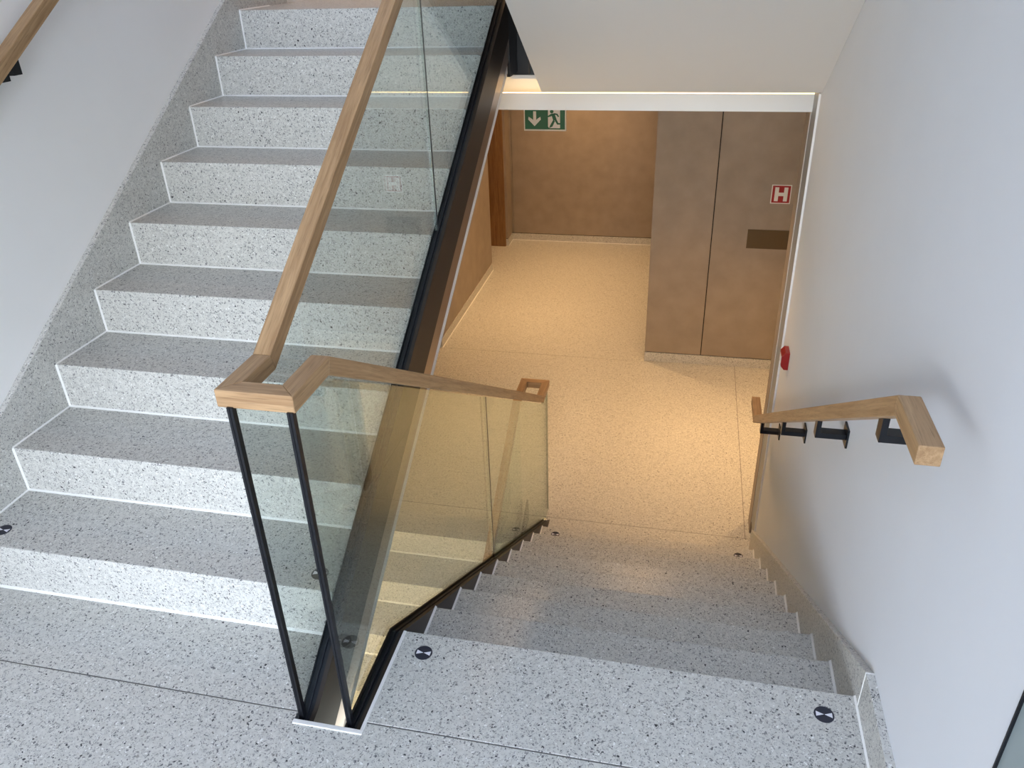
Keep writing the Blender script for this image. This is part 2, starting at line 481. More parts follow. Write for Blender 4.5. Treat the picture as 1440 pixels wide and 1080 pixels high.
# --- hall walls, lower level
XC = -1.602
wl = struct(empty('wall_left', (XC, 5.6, F)))
def clad_panel(y0, y1):
    bx('panel', 'clad', -1.85, XC - 0.004, y0, y1, F + 0.089, 1.0, wl)
    bx('baseboard', 'terrazzo', -1.85, XC + 0.002, y0, y1, F, F + 0.083, wl, 0.002)
    bx('shadow_gap', 'dark', -1.85, XC - 0.012, y0 + 0.002, y1 - 0.002, F + 0.083, F + 0.089, wl)
    bx('sealant', 'sealant', XC + 0.002, XC + 0.008, y0, y1, F, F + 0.005, wl)
clad_panel(2.625, 3.62); clad_panel(4.66, 6.655); clad_panel(7.50, 7.73)
for k, (y0, y1) in enumerate(((3.62, 4.66), (6.655, 7.50))):
    d = struct(empty('door_%d' % (k + 1), (-1.9, (y0 + y1) / 2, F)))
    bx('door_jamb', 'oak_z', -1.95, XC - 0.03, y1 - 0.035, y1 - 0.0005, F, 0.97, d)
    bx('door_jamb', 'oak_z', -1.95, XC - 0.03, y0 + 0.0005, y0 + 0.035, F, 0.97, d)
    bx('lintel', 'oak_z', -1.95, XC - 0.03, y0 + 0.0005, y1 - 0.0005, 0.97, 0.999, d)
    lf = bx('door_leaf', 'oak_z', -1.93, -1.88, y0 + 0.036, y1 - 0.036, F + 0.004, 0.969, d)
    MB().box(-1.88, -1.83, y0 + 0.08, y0 + 0.10, F + 1.0, F + 1.02).box(-1.845, -1.83, y0 + 0.08, y0 + 0.22, F + 1.0, F + 1.02).build('door_handle', 'alu', lf)
bx('recess_back', 'wall', -2.0, -1.95, 2.62, 7.75, F, 1.0, wl)

# back wall of the lower hall
wbk = struct(empty('wall_back', (0, 7.73, F)))
bx('panel', 'clad', -2.0, -1.588, 7.74, 7.80, F + 0.09, 1.0, wbk)
bx('panel', 'clad', -1.583, 0.9, 7.735, 7.80, F + 0.09, 1.0, wbk)
bx('panel', 'clad', 0.905, 2.6, 7.735, 7.80, F + 0.09, 1.0, wbk)
bx('shadow_gap', 'dark', -1.61, 2.6, 7.738, 7.80, F + 0.083, F + 0.0899, wbk)
bx('backing', 'dark', -2.0, 2.6, 7.801, 7.83, F, 4.0, wbk)
bx('baseboard', 'terrazzo', -1.61, 2.6, 7.728, 7.80, F, F + 0.083, wbk)
bx('sealant', 'sealant', -1.61, 2.6, 7.721, 7.728, F, F + 0.006, wbk)
# upper hall walls
wu = struct(empty('wall_back', (0, 7.73, U)))
for k in range(5):
    bx('panel', 'oak_z', -1.61 + k * 0.84, -1.61 + k * 0.84 + 0.835, 7.735, 7.80, U + 0.09, 3.9, wu)
bx('baseboard', 'terrazzo', -1.61, 2.6, 7.728, 7.80, U, U + 0.083, wu)
struct(bx('wall_far_right', 'clad', 2.6, 2.75, 2.2, 7.8, F, 4.0))
struct(bx('wall_right', 'wall', 1.25, 2.6, 2.3, 2.5, F, 4.0))

# --- clad block standing into the hall
YK, XK = 4.6854, 0.221
wk = struct(empty('wall_block', (XK, YK, F)))
bx('panel', 'clad', XK, 0.6925 - 0.0035, YK, YK + 0.03, F + 0.090, 0.995, wk, 0.0015)
bx('panel', 'clad', 0.6925 + 0.0035, 1.66, YK, YK + 0.03, F + 0.090, 0.995, wk, 0.0015)
bx('panel', 'clad', 1.664, 2.6, YK, YK + 0.03, F + 0.090, 0.995, wk, 0.0015)
bx('panel', 'clad', XK, XK + 0.03, YK + 0.0305, 7.73, F + 0.090, 0.995, wk)
bx('core', 'dark', XK + 0.012, 2.6, YK + 0.012, 7.7, F, 0.99, wk)
bx('baseboard', 'terrazzo', XK - 0.001, 2.6, YK - 0.002, YK + 0.03, F, F + 0.083, wk, 0.002)
bx('baseboard', 'terrazzo', XK - 0.002, XK + 0.03, YK + 0.031, 7.73, F, F + 0.083, wk, 0.002)

# --- beam with the light cove over the foot of the stair
bm_ = struct(empty('trim_1', (0.3, 2.5, 1.0)))
bx('beam', 'white', XLW + 0.4, XRW, 2.44, 2.64, 0.998, 1.030, bm_)
bx('beam', 'white', XLW + 0.4, XRW, 2.44, 2.458, 1.030, 1.076, bm_)
bx('cove_back', 'white', XLW + 0.4, XRW, 2.60, 2.64, 1.030, 1.34, bm_)
bx('cove_lid', 'white', -0.40, XRW, 2.385, 2.60, 1.160, 1.18, bm_)
led = bx('led_strip', 'led', -0.9, XRW - 0.005, 2.443, 2.455, 1.0762, 1.0792, None)
bx('cove_light', 'led', -0.9, XRW - 0.005, 2.50, 2.54, 1.0305, 1.036, led)
tag(led, 'thin warm glowing light strip along the top of white beam', 'light strip')

# --- aluminium guide rail on the end of the right wall
gr = struct(empty('trim_2', (XRW, 2.38, F)))
MB().box(XRW - 0.008, XRW + 0.003, 2.300, 2.465, F + 0.09, 1.10).build('guide_channel', 'alu', gr)
MB().box(XRW - 0.0095, XRW + 0.003, 2.465, 2.472, F + 0.09, 1.10).build('guide_edge', 'white', gr)
MB().box(XRW - 0.0095, XRW + 0.003, 2.294, 2.300, F + 0.09, 1.10).build('guide_edge', 'white', gr)

# ================================================================== STAIR FLIGHTS
def flight_label(t, label): tag(t, label, 'staircase')

# ---- flight going up on the left
up_f = empty('stair_flight', (-0.99, Y0L, 0))
flight_label(up_f, 'terrazzo stair flight climbing on the left beside the white wall')
XT0, XT1 = XL, XA0
for k in range(1, 10):
    y0 = Y0L + (k - 1) * TU
    y1 = y0 + TU if k < 9 else 2.404
    m = MB().prism('X', XT0, XT1, [(y0, (k - 1) * H - (0.02 if k == 1 else 0.0)), (y0 + 0.035, (k - 1) * H - 0.02), (y0 + 0.035, k * H - 0.05), (y1 + 0.03 if k < 9 else y1, k * H - 0.05),
                                   (y1 + 0.03 if k < 9 else y1, k * H - (0.0005 if k < 9 else 0)), (y1, k * H), (y0, k * H)])
    st = m.build('step', 'terrazzo', up_f, 0.0035)
    s = MB()
    if k < 9:
        s.prism('X', XT0, XT1, [(y1, k * H), (y1 - 0.006, k * H), (y1, k * H + 0.0045)])
    s.prism('Y', y0, y1, [(XT0, k * H), (XT0 + 0.004, k * H), (XT0, k * H + 0.004)])
    s.prism('Z', (k - 1) * H, k * H, [(XT0, y0), (XT0 + 0.005, y0), (XT0, y0 - 0.005)])
    s.build('sealant', 'sealant', st)
MB().prism('X', XT0, XT1, [(Y0L, 0), (Y0L - 0.007, 0), (Y0L, 0.005)]).build('sealant', 'sealant', up_f)
ZS = 0.184                       # top line of the stringer: z = ZS + SL*y
SLO = 0.612
def yz(y, off): return (y, off + SLO * y)
MB().prism('X', XLW + 0.005, XA1 - 0.031, [yz(-0.36, -0.11), yz(2.10, -0.11), (2.12, 1.20), (2.12, 1.27), yz(2.0, 0.0), yz(-0.36, 0.0)]).build('carriage', 'soffit', up_f)
MB().prism('X', XA1 - 0.030, XA1 - 0.005, [yz(-0.36, -0.116), yz(2.16, -0.116), yz(2.16, -0.083), yz(-0.36, -0.083)]).build('plaster_edge', 'white', up_f)
# lower, lighter return of the stringer leans inwards
lo = MB()
A = [(XA1 - 0.001, 0.011), (XA1 - 0.005, -0.083), (XA1 - 0.030, -0.083), (XA1 - 0.030, 0.011)]
v = [(x, -0.36, SLO * -0.36 + z) for x, z in A] + [(x, 2.22, SLO * 2.22 + z) for x, z in A]
lo.add(v, [(0, 1, 2, 3), (7, 6, 5, 4), (0, 4, 5, 1), (1, 5, 6, 2), (2, 6, 7, 3), (3, 7, 4, 0)])
lo.build('stringer_return', 'bronze2', up_f)
stp = MB().prism('X', XA1 - 0.012, XA1, [yz(-0.345, 0.011), yz(2.24, 0.011), yz(2.24, ZS), (-0.30, ZS - SLO * 0.30), (-0.345, -0.012)])
stp.build('stringer', 'bronze', up_f)
MB().box(XA1 - 0.014, XA1 + 0.0005, 2.19, 2.345, 1.185, 1.53).build('stringer_end', 'black', up_f)
MB().prism('X', XA0, XA0 + 0.0028, [yz(-0.345, 0.06), yz(2.24, 0.06), yz(2.24, ZS), (-0.30, ZS - SLO * 0.30), (-0.345, -0.012)]).build('stringer', 'black', up_f)

# ---- flight going down on the right
dn_f = empty('stair_flight', (0.39, Y0R, F))
flight_label(dn_f, 'terrazzo stair flight descending on the right to the lower hall')
for k in range(1, 9):
    yb = Y0R + (k - 1) * TD      # plane of the riser behind this tread
    yn = Y0R + k * TD
    z = -k * H
    st = MB().prism('X', XB1, XR, [(yb - 0.03, z - 0.0005), (yb, z), (yn, z), (yn, z - H), (yn - 0.035, z - H - 0.02), (yn - 0.035, z - 0.05), (yb - 0.03, z - 0.05)]).build('step', 'terrazzo', dn_f, 0.006)
    s = MB()
    s.prism('X', XB1, XR, [(yb, z), (yb + 0.007, z), (yb, z + 0.006)])
    s.prism('Y', yb, yn, [(XB1, z), (XB1 + 0.006, z), (XB1, z + 0.006)])
    s.prism('Y', yb, yn, [(XR, z), (XR - 0.006, z), (XR, z + 0.006)])
    s.build('sealant', 'sealant', st)
# first riser hangs from the landing edge
MB().prism('X', -0.206, XR, [(Y0R, -0.051), (Y0R, -H), (Y0R - 0.035, -H - 0.02), (Y0R - 0.035, -0.051)]).build('riser', 'terrazzo', dn_f)
def dz(y, off): return (y, off - 0.62 * y)
ZD = -0.006
MB().prism('X', XB0 + 0.002, XRW - 0.003, [(Y0R - 0.036, -0.285), (Y0R - 0.036, -0.22), dz(0.1, -0.25), dz(2.05, -0.25), (2.05, F - 0.10), (1.95, F - 0.28), dz(1.9, -0.42), dz(0.1, -0.42)]).build('carriage', 'soffit', dn_f)
MB().prism('X', XB1 - 0.012, XB1 - 0.0005, [(-0.345, -0.003), (-0.010, -0.003), dz(2.372, ZD), (2.372, F - 0.2), dz(2.0, -0.36), dz(0.05, -0.36), (-0.345, -0.29)]).build('stringer', 'bronze', dn_f)
MB().prism('X', XB0, XB0 + 0.006, [(-0.345, -0.003), (-0.010, -0.003), dz(2.372, ZD), (2.372, F - 0.2), dz(2.0, -0.36), dz(0.05, -0.36), (-0.345, -0.29)]).build('stringer', 'bronze', dn_f)

# ---- flight below, descending towards the viewer under the up flight
lw_f = empty('stair_flight', (-0.99, LY0, F))
flight_label(lw_f, 'terrazzo stair flight below seen through the balustrade glass')
for k in range(1, 10):
    yn = LY0 - (k - 1) * TU      # riser plane under nosing k-1
    y1 = yn - TU
    z = F - k * H
    st = MB().prism('X', XT0, XT1, [(y1, z), (yn, z), (yn + 0.03, z - 0.0005), (yn + 0.03, z - 0.05), (y1 + 0.035, z - 0.05), (y1 + 0.035, z - H - 0.02), (y1, z - H)]).build('step', 'terrazzo', lw_f, 0.0035)
    s = MB().prism('X', XT0, XT1, [(yn, z), (yn - 0.0075, z), (yn, z + 0.0055)])
    s.build('sealant', 'sealant', st)
MB().prism('X', XT0, XT1, [(LY0, F - 0.051), (LY0, F - H), (LY0 + 0.035, F - H), (LY0 + 0.035, F - 0.051)]).build('riser', 'terrazzo', lw_f)
def lz(y, off): return (y, F + (y - LY0) * SLO + off)
MB().prism('X', XA1 - 0.012, XA1, [lz(-0.3, -0.16), lz(2.36, -0.16), lz(2.36, 0.0), lz(-0.3, 0.0)]).build('stringer', 'bronze', lw_f)
MB().prism('X', XA0, XA0 + 0.0028, [lz(-0.3, -0.1), lz(2.36, -0.1), lz(2.36, 0.0), lz(-0.3, 0.0)]).build('stringer', 'black', lw_f)

# ---- flight above, seen only from its underside
hi_f = empty('stair_flight', (0.4, 2.26, 1.11))
flight_label(hi_f, 'white painted underside of the stair flight above on the right')
SF = lambda y: 1.11 + (2.262 - y) * 0.60
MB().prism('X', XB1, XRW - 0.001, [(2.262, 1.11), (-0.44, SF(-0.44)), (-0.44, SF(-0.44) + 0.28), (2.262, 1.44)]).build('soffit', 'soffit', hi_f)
MB().prism('X', XB1 - 0.014, XB1 - 0.001, [(2.262, 1.16), (-0.44, SF(-0.44) + 0.05), (-0.44, SF(-0.44) + 0.55), (2.262, 1.60)]).build('stringer', 'black', hi_f)
for k in range(1, 8):
    y1 = 2.11 - (k - 1) * TU
    MB().prism('X', XB1, XR, [(y1, U + (k - 1) * H), (y1, U + k * H), (y1 - TU, U + k * H), (y1 - TU, U + k * H - 0.05), (y1 - 0.035, U + k * H - 0.05), (y1 - 0.035, U + (k - 1) * H)]).build('step', 'terrazzo', hi_f)
lc = struct(empty('ceiling', (0, -4, 2.72)))
bx('panel', 'clad', LOB[0] - 0.2, ROOF[0], YB - 0.2, YW - 0.02, 2.72, 2.95, lc)
bx('panel', 'clad', ROOF[1], LOB[1] + 0.2, YB - 0.2, YW - 0.02, 2.72, 2.95, lc)
bx('panel', 'clad', ROOF[0], ROOF[1], YB - 0.2, ROOF[2], 2.72, 2.95, lc)
bx('panel', 'clad', ROOF[0], ROOF[1], ROOF[3], YW - 0.02, 2.72, 2.95, lc)
w4 = struct(empty('window_added_roof', (0.5, -2.1, 2.95)))  # added rooflight, unseen, for steep daylight on landing and down treads
fr = MB()
for x in (ROOF[0] + 0.02, ROOF[1] - 0.02): fr.box(x - 0.02, x + 0.02, ROOF[2], ROOF[3], 2.90, 2.97)
for y in (ROOF[2] + 0.02, ROOF[3] - 0.02): fr.box(ROOF[0], ROOF[1], y - 0.02, y + 0.02, 2.90, 2.97)
fr.build('window_frame', 'alu', w4)
struct(bx('ceiling', 'clad', XLW, 1.25, YW - 0.0199, -0.441, 2.72, 2.95))
# end plate of the stair well
ep = empty('well_end_plate', (-0.3, 2.36, 1.17))
tag(ep, 'black steel plate closing the far end of the stair well', 'plate')
MB().box(-0.376, -0.20, 2.352, 2.372, 1.172, 1.53).build('plate', 'black', ep)
MB().box(-0.290, -0.284, 2.344, 2.352, 1.175, 1.53).build('fin', 'bronze', ep)
MB().box(-0.376, -0.20, 2.346, 2.380, 1.155, 1.172).build('lower_lip', 'white', ep)

# ---- terrazzo skirtings
bl = struct(empty('baseboard_left', (XL, 1, 0)))
prof = [(YW, 0.0), (Y0L, 0.0), (Y0L + 0.1, 0.0), (2.6, 1.3), (2.6, 1.57), (2.11, 1.60), (Y0L - 0.27, 0.118), (YW, 0.118)]
MB().prism('X', XLW - 0.002, XL, prof).build('skirting', 'terrazzo', bl, 0.003)
br = struct(empty('baseboard_right', (XR, 0, 0)))
MB().box(XR, XRW + 0.001, -0.61, -0.047, -0.02, 0.121).build('skirting', 'terrazzo', br, 0.002)
MB().prism('X', XR, XRW + 0.001, [(-0.044, -0.02), (-0.044, 0.121), (2.33, 0.121 - 0.62 * 2.374), (2.33, F), (2.1, F), (Y0R + 0.05, -0.25)]).build('skirting', 'terrazzo', br, 0.002)
s = MB(); s.prism('Z', 0, 0.121, [(XR - 0.001, -0.047), (XRW, -0.047), (XRW, -0.044), (XR - 0.001, -0.044)])
s.prism('Y', -0.61, Y0R, [(XR, 0), (XR - 0.0045, 0), (XR, 0.005)])
s.build('sealant', 'sealant', br)

# --- white rim round the stair well
rim = struct(empty('trim_3', (-0.3, -0.36, 0)))
bx('rim_strip', 'white', -0.392, -0.205, -0.362, -0.350, -0.28, 0.004, rim, 0.001)
bx('rim_strip', 'white', -0.2135, -0.205, -0.350, Y0R - 0.001, -0.06, 0.003, rim, 0.001)
bx('rim_fascia', 'black', -0.378, -0.216, -0.350, -0.345, -0.28, -0.004, rim)

# ================================================================== BALUSTRADE
bal = empty('stair_balustrade', (-0.32, -0.33, 0))
tag(bal, 'glass balustrade round the stair well with continuous oak handrail and black posts', 'balustrade')
GT = 0.012
def pane(x, poly, name='glass_panel'):
    o = MB().prism('X', x - GT / 2, x + GT / 2, poly).build(name, 'glass', bal)
    return o
XGL, XGR = -0.378, -0.247
ltop = lambda y: 1.012 + 0.637 * y
lbot = lambda y: ZS + SLO * y - 0.022
YLJ = 1.062
pane(XGL, [(-0.322, -0.02), (YLJ - 0.0015, lbot(YLJ)), (YLJ - 0.0015, ltop(YLJ)), (-0.17, 0.905), (-0.322, 0.905)])
pane(XGL, [(YLJ + 0.0015, lbot(YLJ)), (2.24, lbot(2.24)), (2.24, ltop(2.24)), (YLJ + 0.0015, ltop(YLJ))])
rtop = lambda y: 0.800 - 0.603 * y
rbot = lambda y: ZD - 0.62 * y - 0.012
YRJ = 1.105
pane(XGR, [(-0.322, -0.02), (-0.02, -0.02), (YRJ - 0.0015, rbot(YRJ)), (YRJ - 0.0015, rtop(YRJ)), (-0.17, 0.905), (-0.322, 0.905)])
pane(XGR, [(YRJ + 0.0015, rbot(YRJ)), (2.37, F + 0.002), (2.49, F + 0.002), (2.49, -0.61), (2.35, rtop(2.35)), (YRJ + 0.0015, rtop(YRJ))])
# panel of the lower guard
lowtop = lambda y: -0.615 + (y - 2.30) * SLO
pane(XGL, [(0.2, lowtop(0.2)), (2.30, lowtop(2.30)), (2.30, F - 0.0), (LY0, F - 0.01), (0.2, lz(0.2, 0.0)[1])])
# black silicone in the butt joints, dark ground edge at the free end
bx('joint_seal', 'black', XGL + GT / 2 - 0.003, XGL + GT / 2 + 0.0004, YLJ - 0.002, YLJ + 0.002, lbot(YLJ), ltop(YLJ), bal)
bx('joint_seal', 'black', XGR + GT / 2 - 0.003, XGR + GT / 2 + 0.0004, YRJ - 0.002, YRJ + 0.002, rbot(YRJ), rtop(YRJ), bal)
bx('ground_edge', 'glass_edge', XGR - GT / 2, XGR + GT / 2, 2.4903, 2.4915, F + 0.002, -0.61, bal)
# base channels
def channel(name, x0, x1, top):
    pts = top
    lower = [(y, z - 0.030) for y, z in reversed(pts)]
    return MB().prism('X', x0, x1, pts + lower).build(name, 'black', bal)
lt = [(-0.345, -0.028), yz(2.24, ZS - 0.010)]
channel('base_channel', XA0 + 0.0028, XA1 - 0.012, lt)
rt = [(-0.345, -0.012), (-0.012, -0.012), dz(2.368, ZD - 0.010)]
channel('base_channel', XB0 + 0.006, XB1 - 0.0125, rt)
for x in (XGL, XGR):            # sealing gaskets on both sides of the glass
    t0 = lt if x == XGL else rt
    for s_ in (-1, 1):
        xa = x + s_ * (GT / 2 + 0.0003); xb = xa + s_ * 0.0035
        pts = [(y, z + 0.006) for y, z in t0]
        MB().prism('X', min(xa, xb), max(xa, xb), pts + [(y, z - 0.002) for y, z in reversed(t0)]).build('gasket', 'black', bal)
# end posts: slim black edge profiles with a groove
for x in (XGL, XGR):
    p = MB(); p.box(x - 0.0065, x - 0.001, -0.338, -0.324, -0.02, 0.913); p.box(x + 0.001, x + 0.0065, -0.338, -0.324, -0.02, 0.913)
    p.box(x - 0.001, x + 0.001, -0.3365, -0.324, -0.02, 0.913)
    p.build('post', 'black', bal)
# oak handrail: one continuous mitred bar
RW, RH = 0.042, 0.040
xl_, xr_ = -0.386, -0.258
zc = 0.930
lend = 2.30
hl = [(xl_, lend, zc + 0.637 * (lend + 0.168)), (xl_, -0.168, zc)]
hu = [(xl_, -0.168, zc), (xl_, -0.312, zc), (xr_, -0.312, zc), (xr_, -0.163, zc)]
ZR = lambda y: zc - 0.603 * (y + 0.163)
ye = 2.345
hr = [(xr_, -0.163, zc), (xr_, ye, ZR(ye))]
loop = [(xr_, ye, ZR(ye)), (xr_, 2.520, ZR(ye)), (xl_, 2.520, ZR(ye)), (xl_, ye - 0.03, ZR(ye))]
lowr = [(xl_, ye - 0.03, ZR(ye)), (xl_, 0.2, ZR(ye) + (0.2 - ye + 0.03) * SLO)]
full = hl + hu[1:] + hr[1:] + loop[1:] + lowr[1:]
def oak_for(a, b):
    d = Vector(b) - Vector(a)
    if abs(d.x) > abs(d.y): return 'oak_x'
    k = d.z / d.y
    return 'oak_up' if k > 0.1 else 'oak_dn' if k < -0.1 else 'oak_y'
def seg_mesh(name, i0, i1, mat):
    """stretch of the rail between path points i0..i1, keeping the mitres of the whole"""
    rings = sweep(full, RW, RH)
    # the section frame must not flip at the turns: build every piece from its own mitre rings
    pts = [Vector(p) for p in full]
    mb = MB()
    for i in range(i0, i1):
        d = (pts[i + 1] - pts[i]).normalized()
        s_ = d.cross(Vector((0, 0, 1))).normalized(); u_ = s_.cross(d).normalized()
        rr = []
        for j in (i, i + 1):
            dp = (pts[j] - pts[j - 1]).normalized() if j > 0 else d
            dq = (pts[j + 1] - pts[j]).normalized() if j < len(pts) - 1 else d
            nrm = (dp + dq).normalized()
            ring = []
            for a, b in ((-1, -1), (1, -1), (1, 1), (-1, 1)):
                q = pts[j] + s_ * a * RW / 2 + u_ * b * RH / 2
                q = q + d * ((pts[j] - q).dot(nrm) / d.dot(nrm))
                ring.append(q)
            rr.append(ring)
        b0 = len(mb.v)
        mb.v += [tuple(q) for q in rr[0] + rr[1]]
        for f_ in [(3, 2, 1, 0), (4, 5, 6, 7), (0, 1, 5, 4), (1, 2, 6, 5), (2, 3, 7, 6), (3, 0, 4, 7)]:
            mb.f.append(tuple(b0 + q for q in f_)); mb.mi.append(0)
    return mb.build(name, mat, bal, 0.002)
for i in range(len(full) - 1):
    d = Vector(full[i + 1]) - Vector(full[i])
    seg_mesh('handrail', i, i + 1, oak_for(full[i], full[i + 1]))

# ================================================================== WALL RAILS
def wall_rail(name, label, path, wall_x, brs, side):
    t = empty(name, path[1])
    tag(t, label, 'handrail')
    pts = [Vector(p) for p in path]
    global full, bal
    keep_f, keep_b = full, bal
    full, bal = path, t
    for i in range(len(path) - 1): seg_mesh('rail_bar', i, i + 1, oak_for(path[i], path[i + 1]))
    full, bal = keep_f, keep_b
    xc = path[0][0]
    for (y, z) in brs:           # z: underside of the rail at y
        b = MB()
        xa_, xb_ = sorted((xc + 0.004 * side, xc + 0.018 * side))
        b.box(xa_, xb_, y - 0.017, y + 0.017, z - 0.050, z + 0.010)
        xa_, xb_ = sorted((xc + 0.018 * side, wall_x))
        b.box(xa_, xb_, y - 0.017, y + 0.017, z - 0.050, z - 0.032)
        br_ = b.build('bracket', 'black', t)
        w0, w1 = sorted((wall_x - side * 0.006, wall_x))
        MB().box(w0, w1, y - 0.030, y + 0.030, z - 0.072, z - 0.010).build('wall_plate', 'black', br_)
    return t
xr2 = 0.921
zr = lambda y: 0.922 - 0.616 * (y + 0.135)
wall_rail('wall_handrail', 'short oak handrail on black brackets along the right white wall', [(xr2, -0.305, 0.922), (xr2, -0.135, 0.922), (xr2, 2.10, zr(2.10)), (xr2, 2.30, zr(2.10))], XRW,
          [(0.03, zr(0.03) - 0.024), (0.68, zr(0.68) - 0.024), (1.33, zr(1.33) - 0.024), (1.98, zr(1.98) - 0.024)], 1)
xl2 = -1.538
zl = lambda y: 1.445 + 0.610 * (y - 0.60)
wall_rail('wall_handrail', 'oak handrail on the left white wall cut by the top left corner', [(xl2, -0.6, zl(-0.17)), (xl2, -0.17, zl(-0.17)), (xl2, 2.10, zl(2.10)), (xl2, 2.4, zl(2.10))], XLW,
          [(0.655, zl(0.655) - 0.024), (1.5, zl(1.5) - 0.024), (0.0, zl(0.0) - 0.024)], -1)

# ================================================================== SMALL THINGS
# ---- step markers: dark disc with two white wedges
def marker(x, y, z, label, rot=0.0):
    t = empty('step_marker', (x, y, z))
    tag(t, label, 'floor marker', 'round step markers')
    r = 0.0245
    MB().prism('Z', z + 0.0002, z + 0.0012, [(x + r * math.cos(a * math.pi / 18), y + r * math.sin(a * math.pi / 18)) for a in range(36)]).build('disc', 'disc', t)
    for s_ in (-1, 1):
        MB().prism('Z', z + 0.0012, z + 0.0016, [(x + s_ * 0.001, y), (x + s_ * 0.0195, y - 0.0075), (x + s_ * 0.0195, y + 0.0075)]).build('wedge', 'discw', t)
    return t
marker(-0.133, -0.082, 0, 'round navy step marker on landing edge beside the black channel')
marker(0.916, -0.087, 0, 'round navy step marker on landing edge near the right skirting')
marker(-1.512, 0.004, H, 'round navy step marker cut by the left picture edge on first step up')
marker(-0.451, -0.002, H, 'round navy step marker behind the glass on the right end of first step up')
marker(-0.124, 2.052, -8 * H, 'round marker half hidden on the last step down beside the glass')
marker(0.913, 2.048, -8 * H, 'round marker half hidden on the last step down near the right wall')
marker(-0.447, 2.176, F, 'round marker on lower hall floor above the flight below, behind the glass')

# ---- red alarm device on the right wall
fa = empty('alarm_button', (XRW, 2.07, -0.09))
tag(fa, 'small red hexagonal alarm device on the right wall above the handrail end', 'alarm')
YR_, ZR_ = 2.075, -0.083
MB().prism('Y', YR_ - 0.043, YR_ + 0.043, [(XRW, ZR_ - 0.045), (XRW, ZR_ + 0.045), (XRW - 0.02, ZR_ + 0.045), (XRW - 0.036, ZR_ + 0.025), (XRW - 0.036, ZR_ - 0.025), (XRW - 0.02, ZR_ - 0.045)]).build('housing', 'red', fa, 0.002)
MB().box(XRW - 0.0375, XRW - 0.036, YR_ - 0.026, YR_ + 0.026, ZR_ - 0.018, ZR_ + 0.018).build('front_plate', 'swhite', fa)

# ---- hydrant sign with the letter H
hs = empty('hydrant_sign', (1.17, YK - 0.002, 0))
tag(hs, 'small square red sign with white letter H on tan panel', 'sign')
hx, hz, hw = 1.172, 0.003, 0.072
bx('sign_border', 'swhite', hx - hw, hx + hw, YK - 0.003, YK - 0.0002, hz - hw, hz + hw, hs)
bx('sign_face', 'sred', hx - hw + 0.007, hx + hw - 0.007, YK - 0.004, YK - 0.003, hz - hw + 0.007, hz + hw - 0.007, hs)
lt_ = MB()
lt_.box(hx - 0.047, hx - 0.019, YK - 0.0048, YK - 0.004, hz - 0.053, hz + 0.053)
lt_.box(hx + 0.019, hx + 0.047, YK - 0.0048, YK - 0.004, hz - 0.053, hz + 0.053)
lt_.box(hx - 0.019, hx + 0.019, YK - 0.0048, YK - 0.004, hz - 0.013, hz + 0.013)
lt_.build('letter', 'swhite', hs)

# ---- dark plate let into the clad block
dp = empty('pull_plate', (1.12, YK, -0.355))
tag(dp, 'dark brown rectangular plate set in the tan panel under the red sign', 'plate')
MB().box(0.965, 1.272, YK - 0.0025, YK - 0.0002, -0.428, -0.281).build('plate_face', 'plate', dp)
fr = MB(); fr.box(0.962, 1.275, YK - 0.0035, YK - 0.0002, -0.281, -0.278); fr.box(0.962, 1.275, YK - 0.0035, YK - 0.0002, -0.431, -0.428)
fr.box(0.962, 0.965, YK - 0.0035, YK - 0.0002, -0.428, -0.281); fr.box(1.272, 1.275, YK - 0.0035, YK - 0.0002, -0.428, -0.281)
fr.build('plate_rim', 'plate', dp)

# ---- hanging escape sign
YS = 4.7
es = empty('exit_sign', (-0.635, YS, 0.55))
tag(es, 'green and white escape route sign with down arrow and running figure', 'sign')
X0, X1, Z0, Z1 = -0.803, -0.473, 0.443, 0.613
bx('sign_box', 'swhite', X0, X1, YS, YS + 0.02, Z0, Z1, es, 0.001)
W_, H_ = X1 - X0, Z1 - Z0
b = 0.012
bx('sign_face', 'sgreen', X0 + b * 0.7, X1 - b * 0.7, YS - 0.0015, YS, Z0 + b, Z1 - b * 0.5, es)
def sp(u, w): return (X0 + u * W_, Z0 + w * H_)
YF = YS - 0.0015
MB().prism('Y', YF - 0.001, YF, [sp(.225, .86), sp(.225, .48), sp(.17, .56), sp(.115, .62), sp(.105, .50), sp(.255, .21), sp(.405, .50), sp(.395, .62), sp(.34, .56), sp(.295, .48), sp(.295, .86)]).build('arrow', 'swhite', es)
MB().prism('Y', YF - 0.001, YF, [sp(.575, .92), sp(.86, .92), sp(.86, .13), sp(.60, .13), sp(.575, .20)]).build('doorway', 'swhite', es)
man = MB()
YM = YF - 0.001
man.prism('Y', YM - 0.001, YM, [(X0 + .665 * W_ + .014 * math.cos(a * math.pi / 8), Z0 + .86 * H_ + .014 * math.sin(a * math.pi / 8)) for a in range(16)])
man.prism('Y', YM - 0.001, YM, [sp(.65, .76), sp(.73, .78), sp(.78, .50), sp(.70, .46)])                     # torso
man.prism('Y', YM - 0.001, YM, [sp(.65, .76), sp(.57, .66), sp(.555, .62), sp(.585, .61), sp(.64, .64), sp(.68, .68)])   # arm back
man.prism('Y', YM - 0.001, YM, [sp(.72, .79), sp(.80, .76), sp(.84, .64), sp(.81, .62), sp(.775, .71), sp(.72, .72)])    # arm front
man.prism('Y', YM - 0.001, YM, [sp(.70, .50), sp(.74, .44), sp(.68, .20), sp(.60, .13), sp(.625, .25)])     # leg back
man.prism('Y', YM - 0.001, YM, [sp(.72, .52), sp(.78, .50), sp(.82, .36), sp(.90, .35), sp(.90, .29), sp(.79, .29)])     # leg front
man.build('running_figure', 'sgreen', es)
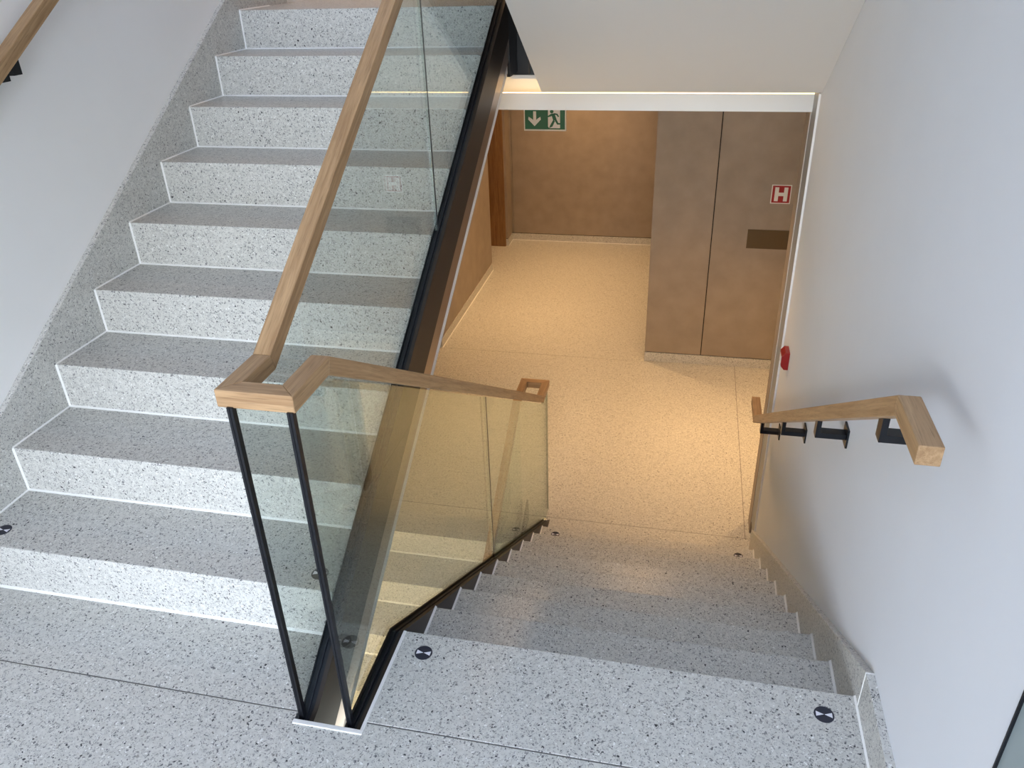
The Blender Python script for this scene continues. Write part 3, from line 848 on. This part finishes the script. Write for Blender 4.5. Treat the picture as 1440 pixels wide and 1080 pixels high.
for x in (X0 + 0.05, X1 - 0.05):
    bx('suspension_rod', 'alu', x - 0.003, x + 0.003, YS + 0.007, YS + 0.013, Z1, 1.0, es)

# ---- recessed downlights of the halls, with added fill lamps
def downlight(x, y, z, label, power, spread=150, color=WARM):
    t = empty('downlight', (x, y, z))
    tag(t, label, 'lamp', 'recessed hall downlights')
    n = 24
    ring = MB()
    for i in range(n):
        a0, a1 = 2 * math.pi * i / n, 2 * math.pi * (i + 1) / n
        q = []
        for a in (a0, a1):
            for r, zz in ((0.045, z - 0.001), (0.060, z - 0.001), (0.060, z - 0.006), (0.045, z - 0.006)):
                q.append((x + r * math.cos(a), y + r * math.sin(a), zz))
        ring.add(q, [(0, 1, 5, 4), (1, 2, 6, 5), (2, 3, 7, 6), (3, 0, 4, 7)])
    ring.build('trim_ring', 'white', t)
    MB().prism('Z', z - 0.004, z - 0.002, [(x + 0.044 * math.cos(2 * math.pi * i / n), y + 0.044 * math.sin(2 * math.pi * i / n)) for i in range(n)]).build('diffuser', 'lamp', t)
    l = bpy.data.lights.new('downlight_bulb', 'AREA'); l.shape = 'DISK'; l.size = 0.16
    l.energy = power; l.color = color; l.spread = math.radians(spread)
    lo_ = bpy.data.objects.new('downlight_bulb', l); COL.objects.link(lo_)
    lo_.parent = t; lo_.location = (0, 0, -0.008)
    return t
downlight(-0.70, 6.99, 1.0, 'round recessed ceiling lamp of the lower hall near the back wall', DOWNLIGHT_W * 1.0, 125)
downlight(0.62, 3.55, 1.0, 'round recessed ceiling lamp of the lower hall before the tan block', DOWNLIGHT_W * 0.50, 84)
downlight(-0.85, 5.40, 1.0, 'round recessed ceiling lamp of the lower hall beside the tan block', DOWNLIGHT_W * 1.0, 105)
downlight(0.35, 2.95, 1.0, 'added unseen ceiling lamp just behind the white beam warming the stair foot', DOWNLIGHT_W * 0.62, 125)  # added lamp, warms the lower steps and right wall
downlight(-0.70, 4.2, 3.9, 'round recessed ceiling lamp of the upper hall near the stair head', DOWNLIGHT_W * 1.2)
downlight(-0.70, 6.6, 3.9, 'round recessed ceiling lamp of the upper hall near the back wall', DOWNLIGHT_W * 0.9)
downlight(1.70, 3.5, 1.0, 'added unseen ceiling lamp by the right wall end brightening the hall floor', DOWNLIGHT_W * 0.6, 84)  # added lamp, lifts the hall floor on the right
downlight(-0.95, -1.30, -0.28, 'round recessed ceiling lamp over the half landing below', DOWNLIGHT_W * 13.0, 170, (1.0, 0.76, 0.46))
